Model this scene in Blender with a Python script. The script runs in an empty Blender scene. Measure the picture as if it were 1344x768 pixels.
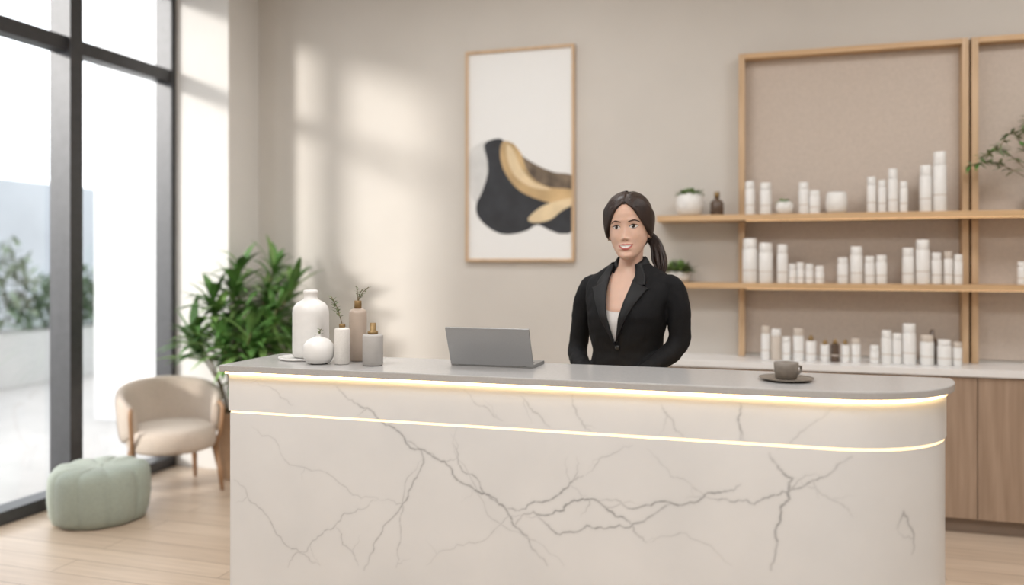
import bpy, bmesh, math, random
import numpy as np
from mathutils import Vector, Matrix, Euler
from mathutils.bvhtree import BVHTree
random.seed(7); np.random.seed(7)
S = bpy.context.scene
COL = S.collection
pi = math.pi

# ------------------------------------------------------------------ materials
def mat(name, col, rough=0.5, metal=0.0, nscale=None, namt=0.1, bump=0.0, bscale=60, emit=None, estr=0, spec=0.5, sss=0, stretch=(1,1,1), coat=0, sheen=0):
    m = bpy.data.materials.new(name); m.use_nodes = True
    nt = m.node_tree; b = nt.nodes['Principled BSDF']
    b.inputs['Base Color'].default_value = (*col, 1)
    b.inputs['Roughness'].default_value = rough
    b.inputs['Metallic'].default_value = metal
    b.inputs['Specular IOR Level'].default_value = spec
    if coat: b.inputs['Coat Weight'].default_value = coat
    if sheen: b.inputs['Sheen Weight'].default_value = sheen
    if sss:
        b.inputs['Subsurface Weight'].default_value = sss
        b.inputs['Subsurface Radius'].default_value = (0.02, 0.008, 0.004)
        b.inputs['Subsurface Scale'].default_value = 0.5
    if emit:
        b.inputs['Emission Color'].default_value = (*emit, 1)
        b.inputs['Emission Strength'].default_value = estr
    tc = nt.nodes.new('ShaderNodeTexCoord'); mp = nt.nodes.new('ShaderNodeMapping')
    mp.inputs['Scale'].default_value = stretch
    nt.links.new(tc.outputs['Object'], mp.inputs['Vector'])
    if nscale:
        n = nt.nodes.new('ShaderNodeTexNoise'); n.inputs['Scale'].default_value = nscale
        n.inputs['Detail'].default_value = 6
        nt.links.new(mp.outputs[0], n.inputs['Vector'])
        r = nt.nodes.new('ShaderNodeValToRGB')
        r.color_ramp.elements[0].position = 0.3; r.color_ramp.elements[1].position = 0.7
        r.color_ramp.elements[0].color = (*[max(0, c * (1 - namt)) for c in col], 1)
        r.color_ramp.elements[1].color = (*[min(1, c * (1 + namt)) for c in col], 1)
        nt.links.new(n.outputs['Fac'], r.inputs['Fac']); nt.links.new(r.outputs[0], b.inputs['Base Color'])
    if bump:
        n2 = nt.nodes.new('ShaderNodeTexNoise'); n2.inputs['Scale'].default_value = bscale; n2.inputs['Detail'].default_value = 4
        nt.links.new(mp.outputs[0], n2.inputs['Vector'])
        bp = nt.nodes.new('ShaderNodeBump'); bp.inputs['Strength'].default_value = bump; bp.inputs['Distance'].default_value = 0.01
        nt.links.new(n2.outputs['Fac'], bp.inputs['Height']); nt.links.new(bp.outputs[0], b.inputs['Normal'])
    return m

def wood(name, c1, c2, axis='Z', rough=0.45):
    m = bpy.data.materials.new(name); m.use_nodes = True
    nt = m.node_tree; b = nt.nodes['Principled BSDF']; b.inputs['Roughness'].default_value = rough
    tc = nt.nodes.new('ShaderNodeTexCoord'); mp = nt.nodes.new('ShaderNodeMapping')
    mp.inputs['Scale'].default_value = {'Z': (22, 22, 1.2), 'X': (1.2, 22, 22), 'Y': (22, 1.2, 22)}[axis]
    n = nt.nodes.new('ShaderNodeTexNoise'); n.inputs['Scale'].default_value = 1.6; n.inputs['Detail'].default_value = 7; n.inputs['Distortion'].default_value = 0.6
    r = nt.nodes.new('ShaderNodeValToRGB')
    r.color_ramp.elements[0].position = 0.3; r.color_ramp.elements[1].position = 0.72
    r.color_ramp.elements[0].color = (*c1, 1); r.color_ramp.elements[1].color = (*c2, 1)
    nt.links.new(tc.outputs['Object'], mp.inputs[0]); nt.links.new(mp.outputs[0], n.inputs['Vector'])
    nt.links.new(n.outputs['Fac'], r.inputs['Fac']); nt.links.new(r.outputs[0], b.inputs['Base Color'])
    return m

M = {}
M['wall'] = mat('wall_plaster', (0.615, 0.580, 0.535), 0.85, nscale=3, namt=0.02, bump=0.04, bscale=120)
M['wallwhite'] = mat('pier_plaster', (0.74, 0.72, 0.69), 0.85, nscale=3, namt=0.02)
M['ceil'] = mat('ceiling_paint', (0.82, 0.82, 0.82), 0.9, nscale=3, namt=0.02)
M['panel'] = mat('shelf_back_panel', (0.56, 0.48, 0.415), 0.85, nscale=60, namt=0.05, bump=0.1, bscale=300)
M['frame'] = mat('window_frame_metal', (0.055, 0.055, 0.058), 0.4, 0.3, nscale=20, namt=0.1)
M['oak'] = wood('light_oak_shelf', (0.52, 0.33, 0.17), (0.68, 0.46, 0.26), 'X')
M['oakv'] = wood('light_oak_posts', (0.52, 0.35, 0.20), (0.66, 0.47, 0.30), 'Z')
M['cab'] = wood('cabinet_oak', (0.31, 0.215, 0.15), (0.43, 0.31, 0.225), 'Z')
M['quartzw'] = mat('white_quartz', (0.82, 0.81, 0.80), 0.25, nscale=12, namt=0.02)
M['ctop'] = mat('grey_quartz', (0.44, 0.43, 0.42), 0.22, nscale=150, namt=0.05)
M['ceramic'] = mat('white_ceramic', (0.79, 0.775, 0.75), 0.35, nscale=40, namt=0.02)
M['matte'] = mat('matte_ceramic', (0.72, 0.69, 0.65), 0.7, nscale=200, namt=0.05, bump=0.1, bscale=200)
M['beige'] = mat('beige_glaze', (0.47, 0.38, 0.31), 0.4, nscale=20, namt=0.05)
M['greyc'] = mat('grey_ceramic', (0.43, 0.41, 0.39), 0.5, nscale=30, namt=0.05)
M['gold'] = mat('antique_brass', (0.30, 0.20, 0.09), 0.5, 0.6, nscale=50, namt=0.1)
M['white'] = mat('white_bottle_plastic', (0.82, 0.81, 0.79), 0.35, nscale=30, namt=0.02)
M['cream'] = mat('cream_bottle', (0.62, 0.55, 0.48), 0.4, nscale=30, namt=0.03)
M['amber'] = mat('amber_glass', (0.10, 0.065, 0.045), 0.15, nscale=30, namt=0.1)
M['silver'] = mat('silver_laptop', (0.33, 0.33, 0.33), 0.35, 0.6, nscale=300, namt=0.03)
M['screen'] = mat('laptop_dark', (0.02, 0.02, 0.02), 0.2, nscale=30, namt=0.05)
M['cup'] = mat('taupe_stoneware', (0.20, 0.17, 0.14), 0.45, nscale=60, namt=0.1)
M['coffee'] = mat('coffee', (0.05, 0.02, 0.01), 0.1, nscale=30, namt=0.1)
M['boucle'] = mat('cream_boucle', (0.60, 0.51, 0.43), 0.95, nscale=150, namt=0.1, bump=0.5, bscale=160, sheen=0.2)
M['sage'] = mat('sage_velvet', (0.33, 0.37, 0.315), 0.9, nscale=60, namt=0.06, bump=0.2, bscale=200, sheen=0.2)
M['legs'] = wood('chair_oak', (0.30, 0.16, 0.08), (0.42, 0.25, 0.14), 'Z')
M['pot'] = mat('tan_pot', (0.46, 0.31, 0.20), 0.7, nscale=20, namt=0.08)
M['soil'] = mat('soil', (0.05, 0.03, 0.02), 0.95, nscale=60, namt=0.3)
M['leaf1'] = mat('leaf_green', (0.10, 0.225, 0.055), 0.45, nscale=9, namt=0.35)
M['leaf2'] = mat('leaf_light_green', (0.21, 0.36, 0.105), 0.5, nscale=9, namt=0.3)
M['stem'] = mat('stem_brown', (0.18, 0.14, 0.07), 0.7, nscale=20, namt=0.2)
M['leafg'] = mat('leaf_grey_green', (0.20, 0.24, 0.13), 0.6, nscale=9, namt=0.3)
M['canvas'] = mat('canvas_white', (0.83, 0.83, 0.82), 0.8, nscale=200, namt=0.02)
M['ink'] = mat('ink_charcoal', (0.032, 0.034, 0.040), 0.7, nscale=8, namt=0.3)
M['artgold'] = mat('art_gold', (0.55, 0.38, 0.19), 0.5, nscale=6, namt=0.25)
M['artbrown'] = mat('art_brown', (0.17, 0.125, 0.085), 0.6, nscale=12, namt=0.5)
M['artlight'] = mat('art_light_gold', (0.75, 0.60, 0.38), 0.5, nscale=10, namt=0.1)
M['artgrey'] = mat('art_pale_grey', (0.68, 0.68, 0.67), 0.8, nscale=10, namt=0.08)
M['led'] = mat('led_warm', (1, 0.8, 0.5), 0.5, emit=(1.0, 0.68, 0.30), estr=10)
M['ledg'] = mat('led_groove', (1, 0.8, 0.5), 0.5, emit=(1.0, 0.75, 0.42), estr=1.7)
M['led2'] = mat('led_shelf', (1, 0.8, 0.5), 0.5, emit=(1.0, 0.66, 0.36), estr=1.2)
M['skin'] = mat('skin', (0.66, 0.43, 0.325), 0.48, sss=0.2, nscale=40, namt=0.03)
M['lips'] = mat('lips', (0.48, 0.14, 0.12), 0.4, nscale=60, namt=0.1)
M['teeth_and_glint'] = mat('teeth_and_glint', (0.76, 0.73, 0.69), 0.35, nscale=60, namt=0.02)
M['eyew'] = mat('eye_white', (0.66, 0.62, 0.59), 0.3, nscale=60, namt=0.02)
M['iris'] = mat('iris_brown', (0.045, 0.022, 0.012), 0.5, nscale=200, namt=0.3, spec=.2)
M['pupil'] = mat('pupil', (0.004, 0.004, 0.004), 0.5, nscale=50, namt=0.1, spec=.2)
M['brow'] = mat('brow_hair', (0.065, 0.032, 0.022), 0.7, nscale=200, namt=0.3)
M['lash'] = mat('lashes', (0.012, 0.008, 0.006), 0.6, nscale=100, namt=0.3)
M['nostril_shade'] = mat('nostril_shade_tone', (0.34, 0.17, 0.12), 0.6, nscale=60, namt=0.1)
M['hair'] = mat('dark_brown_hair', (0.026, 0.013, 0.009), 0.42, nscale=10, namt=0.5, bump=0.15, bscale=14, stretch=(9, 2, 2), spec=.4)
M['suit'] = mat('black_suit_wool', (0.007, 0.007, 0.008), 0.75, nscale=200, namt=0.2, bump=0.12, bscale=400, spec=0.22)
M['lapel'] = mat('black_lapel', (0.009, 0.009, 0.010), 0.6, nscale=200, namt=0.2, spec=0.32)
M['cami'] = mat('white_camisole', (0.78, 0.75, 0.73), 0.7, nscale=100, namt=0.03)
M['shoe'] = mat('black_leather', (0.01, 0.01, 0.01), 0.3, nscale=60, namt=0.2)
M['ext_white'] = mat('exterior_render', (0.8, 0.8, 0.8), 0.9, nscale=2, namt=0.04)
M['ext_grey'] = mat('exterior_grey_building', (0.36, 0.385, 0.41), 0.9, nscale=0.6, namt=0.10)
M['pave'] = mat('paving', (0.42, 0.41, 0.40), 0.9, nscale=4, namt=0.05)
M['hedge'] = mat('hedge_leaf', (0.13, 0.18, 0.115), 0.8, nscale=2, namt=0.35)
M['trough'] = mat('trough_render', (0.50, 0.50, 0.49), 0.9, nscale=2, namt=0.04)
M['plinth'] = mat('plinth_taupe', (0.26, 0.195, 0.15), 0.6, nscale=10, namt=0.05)

g = bpy.data.materials.new('window_glass'); g.use_nodes = True
nt = g.node_tree; nt.nodes.clear()
o = nt.nodes.new('ShaderNodeOutputMaterial'); mx = nt.nodes.new('ShaderNodeMixShader'); mx.inputs[0].default_value = 0.06
tr = nt.nodes.new('ShaderNodeBsdfTransparent'); gl = nt.nodes.new('ShaderNodeBsdfGlossy'); gl.inputs['Roughness'].default_value = 0.02
nt.links.new(tr.outputs[0], mx.inputs[1]); nt.links.new(gl.outputs[0], mx.inputs[2]); nt.links.new(mx.outputs[0], o.inputs[0])
M['glass'] = g
f = bpy.data.materials.new('oak_plank_floor'); f.use_nodes = True
nt = f.node_tree; b = nt.nodes['Principled BSDF']; b.inputs['Roughness'].default_value = 0.36
tc = nt.nodes.new('ShaderNodeTexCoord'); br = nt.nodes.new('ShaderNodeTexBrick')
br.inputs['Scale'].default_value = 1.0; br.inputs['Brick Width'].default_value = 1.6; br.inputs['Row Height'].default_value = 0.16
br.inputs['Mortar Size'].default_value = 0.003; br.inputs['Color1'].default_value = (0.56, 0.44, 0.335, 1); br.inputs['Color2'].default_value = (0.64, 0.515, 0.40, 1)
br.inputs['Mortar'].default_value = (0.38, 0.28, 0.20, 1)
n = nt.nodes.new('ShaderNodeTexNoise'); mp = nt.nodes.new('ShaderNodeMapping'); mp.inputs['Scale'].default_value = (1.5, 22, 1)
n.inputs['Scale'].default_value = 1.5; n.inputs['Detail'].default_value = 6
nt.links.new(tc.outputs['Object'], mp.inputs[0]); nt.links.new(mp.outputs[0], n.inputs['Vector']); nt.links.new(tc.outputs['Object'], br.inputs['Vector'])
mm = nt.nodes.new('ShaderNodeMixRGB'); mm.blend_type = 'MULTIPLY'; mm.inputs[0].default_value = 0.45
rr = nt.nodes.new('ShaderNodeValToRGB'); rr.color_ramp.elements[0].color = (0.66, 0.62, 0.59, 1); rr.color_ramp.elements[1].color = (1, 1, 1, 1)
rr.color_ramp.elements[0].position = 0.3; rr.color_ramp.elements[1].position = 0.65
nt.links.new(n.outputs['Fac'], rr.inputs[0]); nt.links.new(br.outputs['Color'], mm.inputs[1]); nt.links.new(rr.outputs[0], mm.inputs[2]); nt.links.new(mm.outputs[0], b.inputs['Base Color'])
M['floor'] = f
mb_ = bpy.data.materials.new('veined_marble'); mb_.use_nodes = True
nt = mb_.node_tree; b = nt.nodes['Principled BSDF']; b.inputs['Roughness'].default_value = 0.3
at = nt.nodes.new('ShaderNodeAttribute'); at.attribute_name = 'vein'
tc = nt.nodes.new('ShaderNodeTexCoord'); n = nt.nodes.new('ShaderNodeTexNoise'); n.inputs['Scale'].default_value = 3.0; n.inputs['Detail'].default_value = 8
nt.links.new(tc.outputs['Object'], n.inputs['Vector'])
rb = nt.nodes.new('ShaderNodeValToRGB'); rb.color_ramp.elements[0].position = 0.25; rb.color_ramp.elements[1].position = 0.7
rb.color_ramp.elements[0].color = (0.69, 0.70, 0.705, 1); rb.color_ramp.elements[1].color = (0.77, 0.775, 0.775, 1)
nt.links.new(n.outputs['Fac'], rb.inputs[0])
mxx = nt.nodes.new('ShaderNodeMixRGB'); mxx.inputs[2].default_value = (0.24, 0.25, 0.26, 1)
nt.links.new(at.outputs['Fac'], mxx.inputs[0]); nt.links.new(rb.outputs[0], mxx.inputs[1]); nt.links.new(mxx.outputs[0], b.inputs['Base Color'])
M['marble'] = mb_

# ------------------------------------------------------------------ mesh builder
class MB:
    def __init__(s): s.v = []; s.f = []; s.m = []; s.s = []; s.mats = []
    def mi(s, k):
        if k not in s.mats: s.mats.append(k)
        return s.mats.index(k)
    def add(s, vs, fs, m, smooth=True):
        o = len(s.v); i = s.mi(m); s.v += [tuple(v) for v in vs]
        for q in fs: s.f.append(tuple(a + o for a in q)); s.m.append(i); s.s.append(smooth)
    def box(s, x0, x1, y0, y1, z0, z1, m):
        vs = [(x0,y0,z0),(x1,y0,z0),(x1,y1,z0),(x0,y1,z0),(x0,y0,z1),(x1,y0,z1),(x1,y1,z1),(x0,y1,z1)]
        s.add(vs, [(0,3,2,1),(4,5,6,7),(0,1,5,4),(1,2,6,5),(2,3,7,6),(3,0,4,7)], m, False)
    def lathe(s, cx, cy, z0, prof, m, seg=32):
        vs = []; fs = []; n = len(prof)
        for r, z in prof:
            for k in range(seg):
                a = 2*pi*k/seg; vs.append((cx + r*math.cos(a), cy + r*math.sin(a), z0 + z))
        for i in range(n-1):
            for k in range(seg):
                k2 = (k+1) % seg; fs.append((i*seg+k, i*seg+k2, (i+1)*seg+k2, (i+1)*seg+k))
        s.add(vs, fs, m)
        if prof[0][0] > 1e-4: s.add(vs[:seg], [tuple(range(seg))[::-1]], m, False)
        if prof[-1][0] > 1e-4: s.add(vs[-seg:], [tuple(range(seg))], m, False)
    def tube(s, path, rad, m, seg=12, cap=True, flat=1.0):
        P = [Vector(p) for p in path]; n = len(P); rad = list(rad)
        rings = []; prevu = None
        for i in range(n):
            t = (P[min(i+1, n-1)] - P[max(i-1, 0)]).normalized()
            if prevu is None:
                ref = Vector((0, 0, 1)) if abs(t.z) < 0.9 else Vector((1, 0, 0))
                u = t.cross(ref).normalized()
            else: u = (prevu - t*prevu.dot(t)).normalized()
            w = t.cross(u).normalized(); prevu = u
            rings.append((P[i], u, w, t, rad[i]))
        if cap:
            p, u, w, t, r = rings[0]
            pre = [(p - t*r*math.sin(a), u, w, t, r*math.cos(a)) for a in (1.45, 1.0, 0.5)]
            p, u, w, t, r = rings[-1]
            post = [(p + t*r*math.sin(a), u, w, t, r*math.cos(a)) for a in (0.5, 1.0, 1.45)]
            rings = pre + rings + post
        vs = []; fs = []
        for p, u, w, t, r in rings:
            for k in range(seg):
                a = 2*pi*k/seg; vs.append(p + u*r*math.cos(a) + w*r*math.sin(a)*flat)
        for i in range(len(rings)-1):
            for k in range(seg):
                k2 = (k+1) % seg; fs.append((i*seg+k, i*seg+k2, (i+1)*seg+k2, (i+1)*seg+k))
        L = len(rings)
        fs.append(tuple(range(seg))[::-1]); fs.append(tuple((L-1)*seg+k for k in range(seg)))
        s.add(vs, fs, m)
    def grid(s, rows, m, closeu=False, smooth=True):
        nr = len(rows); nc = len(rows[0]); vs = [p for r in rows for p in r]; fs = []
        for i in range(nr-1):
            for k in range(nc if closeu else nc-1):
                k2 = (k+1) % nc; fs.append((i*nc+k, i*nc+k2, (i+1)*nc+k2, (i+1)*nc+k))
        s.add(vs, fs, m, smooth)
    def sph(s, c, r, m, seg=20, sc=(1,1,1)):
        rows = []
        for i in range(seg//2+1):
            th = pi*i/(seg//2)
            rows.append([(c[0]+r*sc[0]*math.sin(th)*math.cos(2*pi*k/seg), c[1]+r*sc[1]*math.sin(th)*math.sin(2*pi*k/seg), c[2]-r*sc[2]*math.cos(th)) for k in range(seg)])
        s.grid(rows, m, True)
    def leaf(s, base, d, L, W, droop, m, n=6, test=None):
        d = Vector(d).normalized(); side = d.cross(Vector((0,0,1)))
        side = side.normalized() if side.length > 1e-3 else Vector((1,0,0))
        base = Vector(base); vs = []
        for i in range(n+1):
            t = i/n; p = base + d*L*t + Vector((0,0,-droop*L*t*t))
            w = W*0.5*math.sin(pi*min(1, 0.06+0.94*t)**0.8) + 0.0004
            vs += [p - side*w, p + Vector((0,0,-w*0.35)), p + side*w]
        if test and not all(test(v) for v in vs): return False
        fs = []
        for i in range(n):
            for k in range(2): fs.append((i*3+k, i*3+k+1, i*3+k+4, i*3+k+3))
        s.add(vs, fs, m); return True
    def obj(s, name, parent=None, bevel=0, loc=(0,0,0), rot=(0,0,0), seg=2):
        me = bpy.data.meshes.new(name); me.from_pydata(s.v, [], s.f)
        for k in s.mats: me.materials.append(M[k])
        me.polygons.foreach_set('material_index', s.m); me.polygons.foreach_set('use_smooth', s.s); me.update()
        ob = bpy.data.objects.new(name, me); COL.objects.link(ob); ob.location = loc; ob.rotation_euler = rot
        if parent: ob.parent = parent
        if bevel:
            bm = ob.modifiers.new('bevel', 'BEVEL'); bm.width = bevel; bm.segments = seg; bm.limit_method = 'ANGLE'; bm.angle_limit = 0.7
        return ob

def empty(name, loc=(0,0,0), rz=0):
    e = bpy.data.objects.new(name, None); COL.objects.link(e); e.location = loc; e.rotation_euler = (0,0,rz); e.empty_display_size = 0.1
    return e
def simple_box(name, *a, m, bevel=0, parent=None):
    b = MB(); b.box(*a, m); return b.obj(name, parent, bevel)

def catmull(pts, n=8, closed=True):
    P = [Vector((*p, 0)) if len(p) == 2 else Vector(p) for p in pts]; N = len(P); out = []
    for i in range(N if closed else N-1):
        if closed: a, b_, c, d = P[(i-1) % N], P[i], P[(i+1) % N], P[(i+2) % N]
        else: a, b_, c, d = P[max(i-1, 0)], P[i], P[i+1], P[min(i+2, N-1)]
        for k in range(n):
            t = k/n
            out.append(0.5*((2*b_) + (c-a)*t + (2*a-5*b_+4*c-d)*t*t + (3*b_-a-3*c+d)*t**3))
    if not closed: out.append(P[-1])
    return out

# ------------------------------------------------------------------ room shell
XL, XR, YB, YF, HC = -4.03, 3.3, 5.25, -2.6, 3.6
simple_box('floor', XL-0.15, XR, YF, YB, -0.1, 0, m='floor')
simple_box('ceiling', XL-0.15, XR, YF, YB, HC, HC+0.1, m='ceil')
simple_box('wall_back', XL-0.15, XR+0.1, YB, YB+0.15, -0.1, HC+0.1, m='wall')
simple_box('wall_right', XR, XR+0.15, YF, YB, -0.1, HC+0.1, m='wall')
simple_box('wall_front', XL-0.15, XR+0.15, YF-0.15, YF, -0.1, HC+0.1, m='wall')
b = MB(); b.box(XL-0.15, XL, YF, 2.95, 0, HC, 'wall'); b.box(XL-0.15, XL, 2.95, 4.89, 3.42, HC, 'wall'); b.obj('wall_left')  # out-of-view stretch kept solid to limit the sun on the back wall
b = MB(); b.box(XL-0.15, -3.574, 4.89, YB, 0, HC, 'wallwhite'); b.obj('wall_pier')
b = MB(); b.box(-3.574, -0.58, YB-0.015, YB, 0, 0.09, 'wallwhite'); b.obj('baseboard_back')
w = MB()
x0, x1 = XL-0.12, XL+0.02
w.box(x0, x1, 2.95, 4.89, 0, 0.075, 'frame')
w.box(x0, x1, 2.95, 4.89, 3.36, 3.42, 'frame')
w.box(x0+0.02, x1-0.01, 3.02, 4.84, 2.73, 2.82, 'frame')
w.box(x0, x1, 2.95, 3.02, 0.075, 3.36, 'frame')
w.box(x0, x1+0.02, 3.935, 4.03, 0.075, 3.36, 'frame')
w.box(x0, x1, 4.84, 4.89, 0.075, 3.36, 'frame')
win = empty('window_1')
w.obj('frame', win, 0.004)
gb = MB(); gb.box(XL-0.062, XL-0.056, 2.99, 4.86, 0.06, 3.38, 'glass'); gb.obj('glass', win)

# ------------------------------------------------------------------ exterior
simple_box('terrace_paving', -22, XL-0.16, -6, 22, -0.12, -0.02, m='pave')
b = MB(); b.box(-6.0, -4.3, 6.2, 10, -0.018, 5.5, 'ext_white'); b.box(-6.04, -4.26, 6.16, 10.04, 5.5, 5.6, 'ext_white'); b.obj('neighbouring_building')
b = MB(); b.box(-18, -15, 0, 30, -0.018, 3.2, 'ext_grey'); b.box(-20, -16.5, 4, 12, 3.2, 5.2, 'ext_grey'); b.obj('neighbouring_building')
hp = empty('terrace_hedge_planter')
b = MB(); b.box(-9.0, -8.4, 2, 16, -0.018, 0.62, 'trough'); b.obj('trough', hp, bevel=0.01)
b = MB()
for i in range(5200):
    yy = random.uniform(2.2, 15.8); hh = 0.55 + 0.35*(math.sin(yy*1.9)+math.sin(yy*4.3+1))*0.5
    p = (-8.7+random.gauss(0, .16), yy, 0.63+random.uniform(0, 1)*max(0.2, hh+0.15))
    a = random.uniform(0, 2*pi); e = random.uniform(-.3, 1.4)
    b.leaf(p, (math.cos(a)*math.cos(e), math.sin(a)*math.cos(e), math.sin(e)), random.uniform(.12, .3), 0.07, 0.3, 'hedge', n=3)
b.obj('hedge', hp)
b = MB(); b.box(-7.55, -7.0, 5.0, 5.75, -0.018, 0.42, 'trough')
b.box(-7.5, -7.05, 5.05, 5.7, 0.42, 0.44, 'soil')
for i in range(160):
    a = random.uniform(0, 2*pi); e = random.uniform(0.3, 1.3)
    b.leaf((-7.27+random.uniform(-.15,.15), 5.38+random.uniform(-.2,.2), 0.43+random.uniform(0,.25)), (math.cos(a)*math.cos(e), math.sin(a)*math.cos(e), math.sin(e)), random.uniform(.2,.5), 0.06, 0.5, 'hedge', n=4)
b.obj('terrace_planter_box')

# ------------------------------------------------------------------ reception counter
def outline(off):
    """closed plan outline of the counter grown by off, from the left front corner"""
    xl, xr, yf, yb, r = -1.908-off, 0.562+off, 2.62-off, 3.0+off*0.3, 0.36+off
    pts = [(xl, yf)]
    cx, cy = xr-r, yf+r
    k = 40
    for i in range(k+1):
        a = -pi/2 + (pi/2)*i/k
        pts.append((cx + r*math.cos(a), cy + r*math.sin(a)))
    pts += [(xr, yb), (xl, yb)]
    return pts
def prism(name, off, z0, z1, m, parent, bevel=0):
    o = outline(off); n = len(o); b = MB()
    vs = [(x, y, z0) for x, y in o] + [(x, y, z1) for x, y in o]
    b.add(vs, [tuple(range(n))[::-1], tuple(range(n, 2*n))], m, False)
    b2 = [(i, (i+1) % n, n+(i+1) % n, n+i) for i in range(n)]
    b.f += b2; b.m += [0]*n; b.s += [False]*n
    return b.obj(name, parent, bevel)
F = 1075.0; C17, S17 = 0.956, 0.2936
def front_pt(px, py, Y=2.62):
    """vein pattern measured on the counter front -> (distance along the front, height)"""
    r = (px-672)/F; X = Y*(C17*r-S17)/(C17+S17*r); d = -S17*X+C17*Y
    return (X, 1.45-(py-345)*d/F)
veins = [
 (1.0, [(443,508),(470,530),(500,553),(527,570),(545,590),(575,603),(600,630),(632,648),(655,662),(672,685),(695,712),(718,742)]),
 (.55, [(308,630),(330,660),(360,695),(400,728),(420,742)]),
 (.5, [(497,655),(470,668),(440,690),(415,708),(385,730),(378,745)]),
 (.8, [(527,570),(556,602),(540,640),(515,680),(490,715),(478,748)]),
 (.45, [(556,602),(528,660),(526,700),(520,745)]),
 (.7, [(594,582),(604,612),(640,650),(655,662)]),
 (.9, [(655,662),(690,668),(725,655),(745,640),(765,625)]),
 (.35, [(765,625),(790,600),(830,585)]),
 (1.0, [(675,690),(700,672),(740,670),(765,655),(785,658),(808,678),(830,690),(848,712)]),
 (.9, [(785,658),(830,668),(880,660),(920,655),(950,645),(972,636)]),
 (.9, [(700,672),(720,690),(735,702),(770,690),(800,692),(850,680),(905,662)]),
 (.8, [(910,640),(948,655),(990,662),(1020,650),(1052,640),(1085,625),(1118,600)]),
 (1.1, [(1010,595),(1022,615),(1040,628),(1036,655),(1025,675),(1018,705),(1012,748)]),
 (.4, [(1040,628),(1070,640),(1100,660),(1120,680)]),
 (.8, [(1186,700),(1196,680),(1206,700),(1212,740)]),
 (.6, [(684,520),(700,540),(722,560)]), (.5, [(752,518),(758,545),(775,565)]),
 (.6, [(868,530),(880,548),(897,572)]), (.9, [(972,530),(969,552),(972,577)]),
 (.4, [(350,505),(368,520),(385,532)]), (.4, [(610,512),(640,535),(660,552)]),
 (.35, [(560,742),(600,715),(655,690),(700,672)]), (.35, [(850,712),(900,700),(960,742)]),
 (.35, [(600,560),(625,640),(660,690),(740,742)]), (.4, [(330,560),(380,610),(455,640),(497,655)]),
 (.35, [(1085,540),(1060,560),(1020,590)]), (.3, [(850,590),(880,625),(910,640)]),
 (.5, [(440,690),(450,715),(470,742)]), (.3, [(745,600),(752,640),(765,655)]),
]
segs = []
rng = random.Random(3)
def rough(p, q, lev, amp):
    if lev == 0: return [p]
    mx_ = ((p[0]+q[0])/2, (p[1]+q[1])/2)
    nx, ny = -(q[1]-p[1]), (q[0]-p[0]); k = rng.uniform(-amp, amp)
    m_ = (mx_[0]+nx*k, mx_[1]+ny*k)
    return rough(p, m_, lev-1, amp) + rough(m_, q, lev-1, amp)
for wgt, plv in veins:
    P = [front_pt(*p) for p in plv]; out = []
    for i in range(len(P)-1): out += rough(P[i], P[i+1], 3, 0.16)
    out.append(P[-1]); n = len(out)
    for i in range(n-1):
        fade = min(1, 0.35+1.3*min(i, n-1-i)/n*2) * rng.uniform(.55, 1.0)
        segs.append((out[i], out[i+1], wgt*fade, 0.0009+0.0017*wgt*rng.uniform(.4, 1.1)))
    for _ in range(max(1, len(plv)//4)):
        i = rng.randrange(1, n-1); a = rng.uniform(0, 2*pi); p = out[i]
        q = (p[0]+math.cos(a)*rng.uniform(.04,.13), p[1]+math.sin(a)*rng.uniform(.04,.1))
        o2 = rough(p, q, 3, 0.2)+[q]
        for j in range(len(o2)-1): segs.append((o2[j], o2[j+1], wgt*0.5*(1-j/len(o2)), 0.0012))
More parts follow.
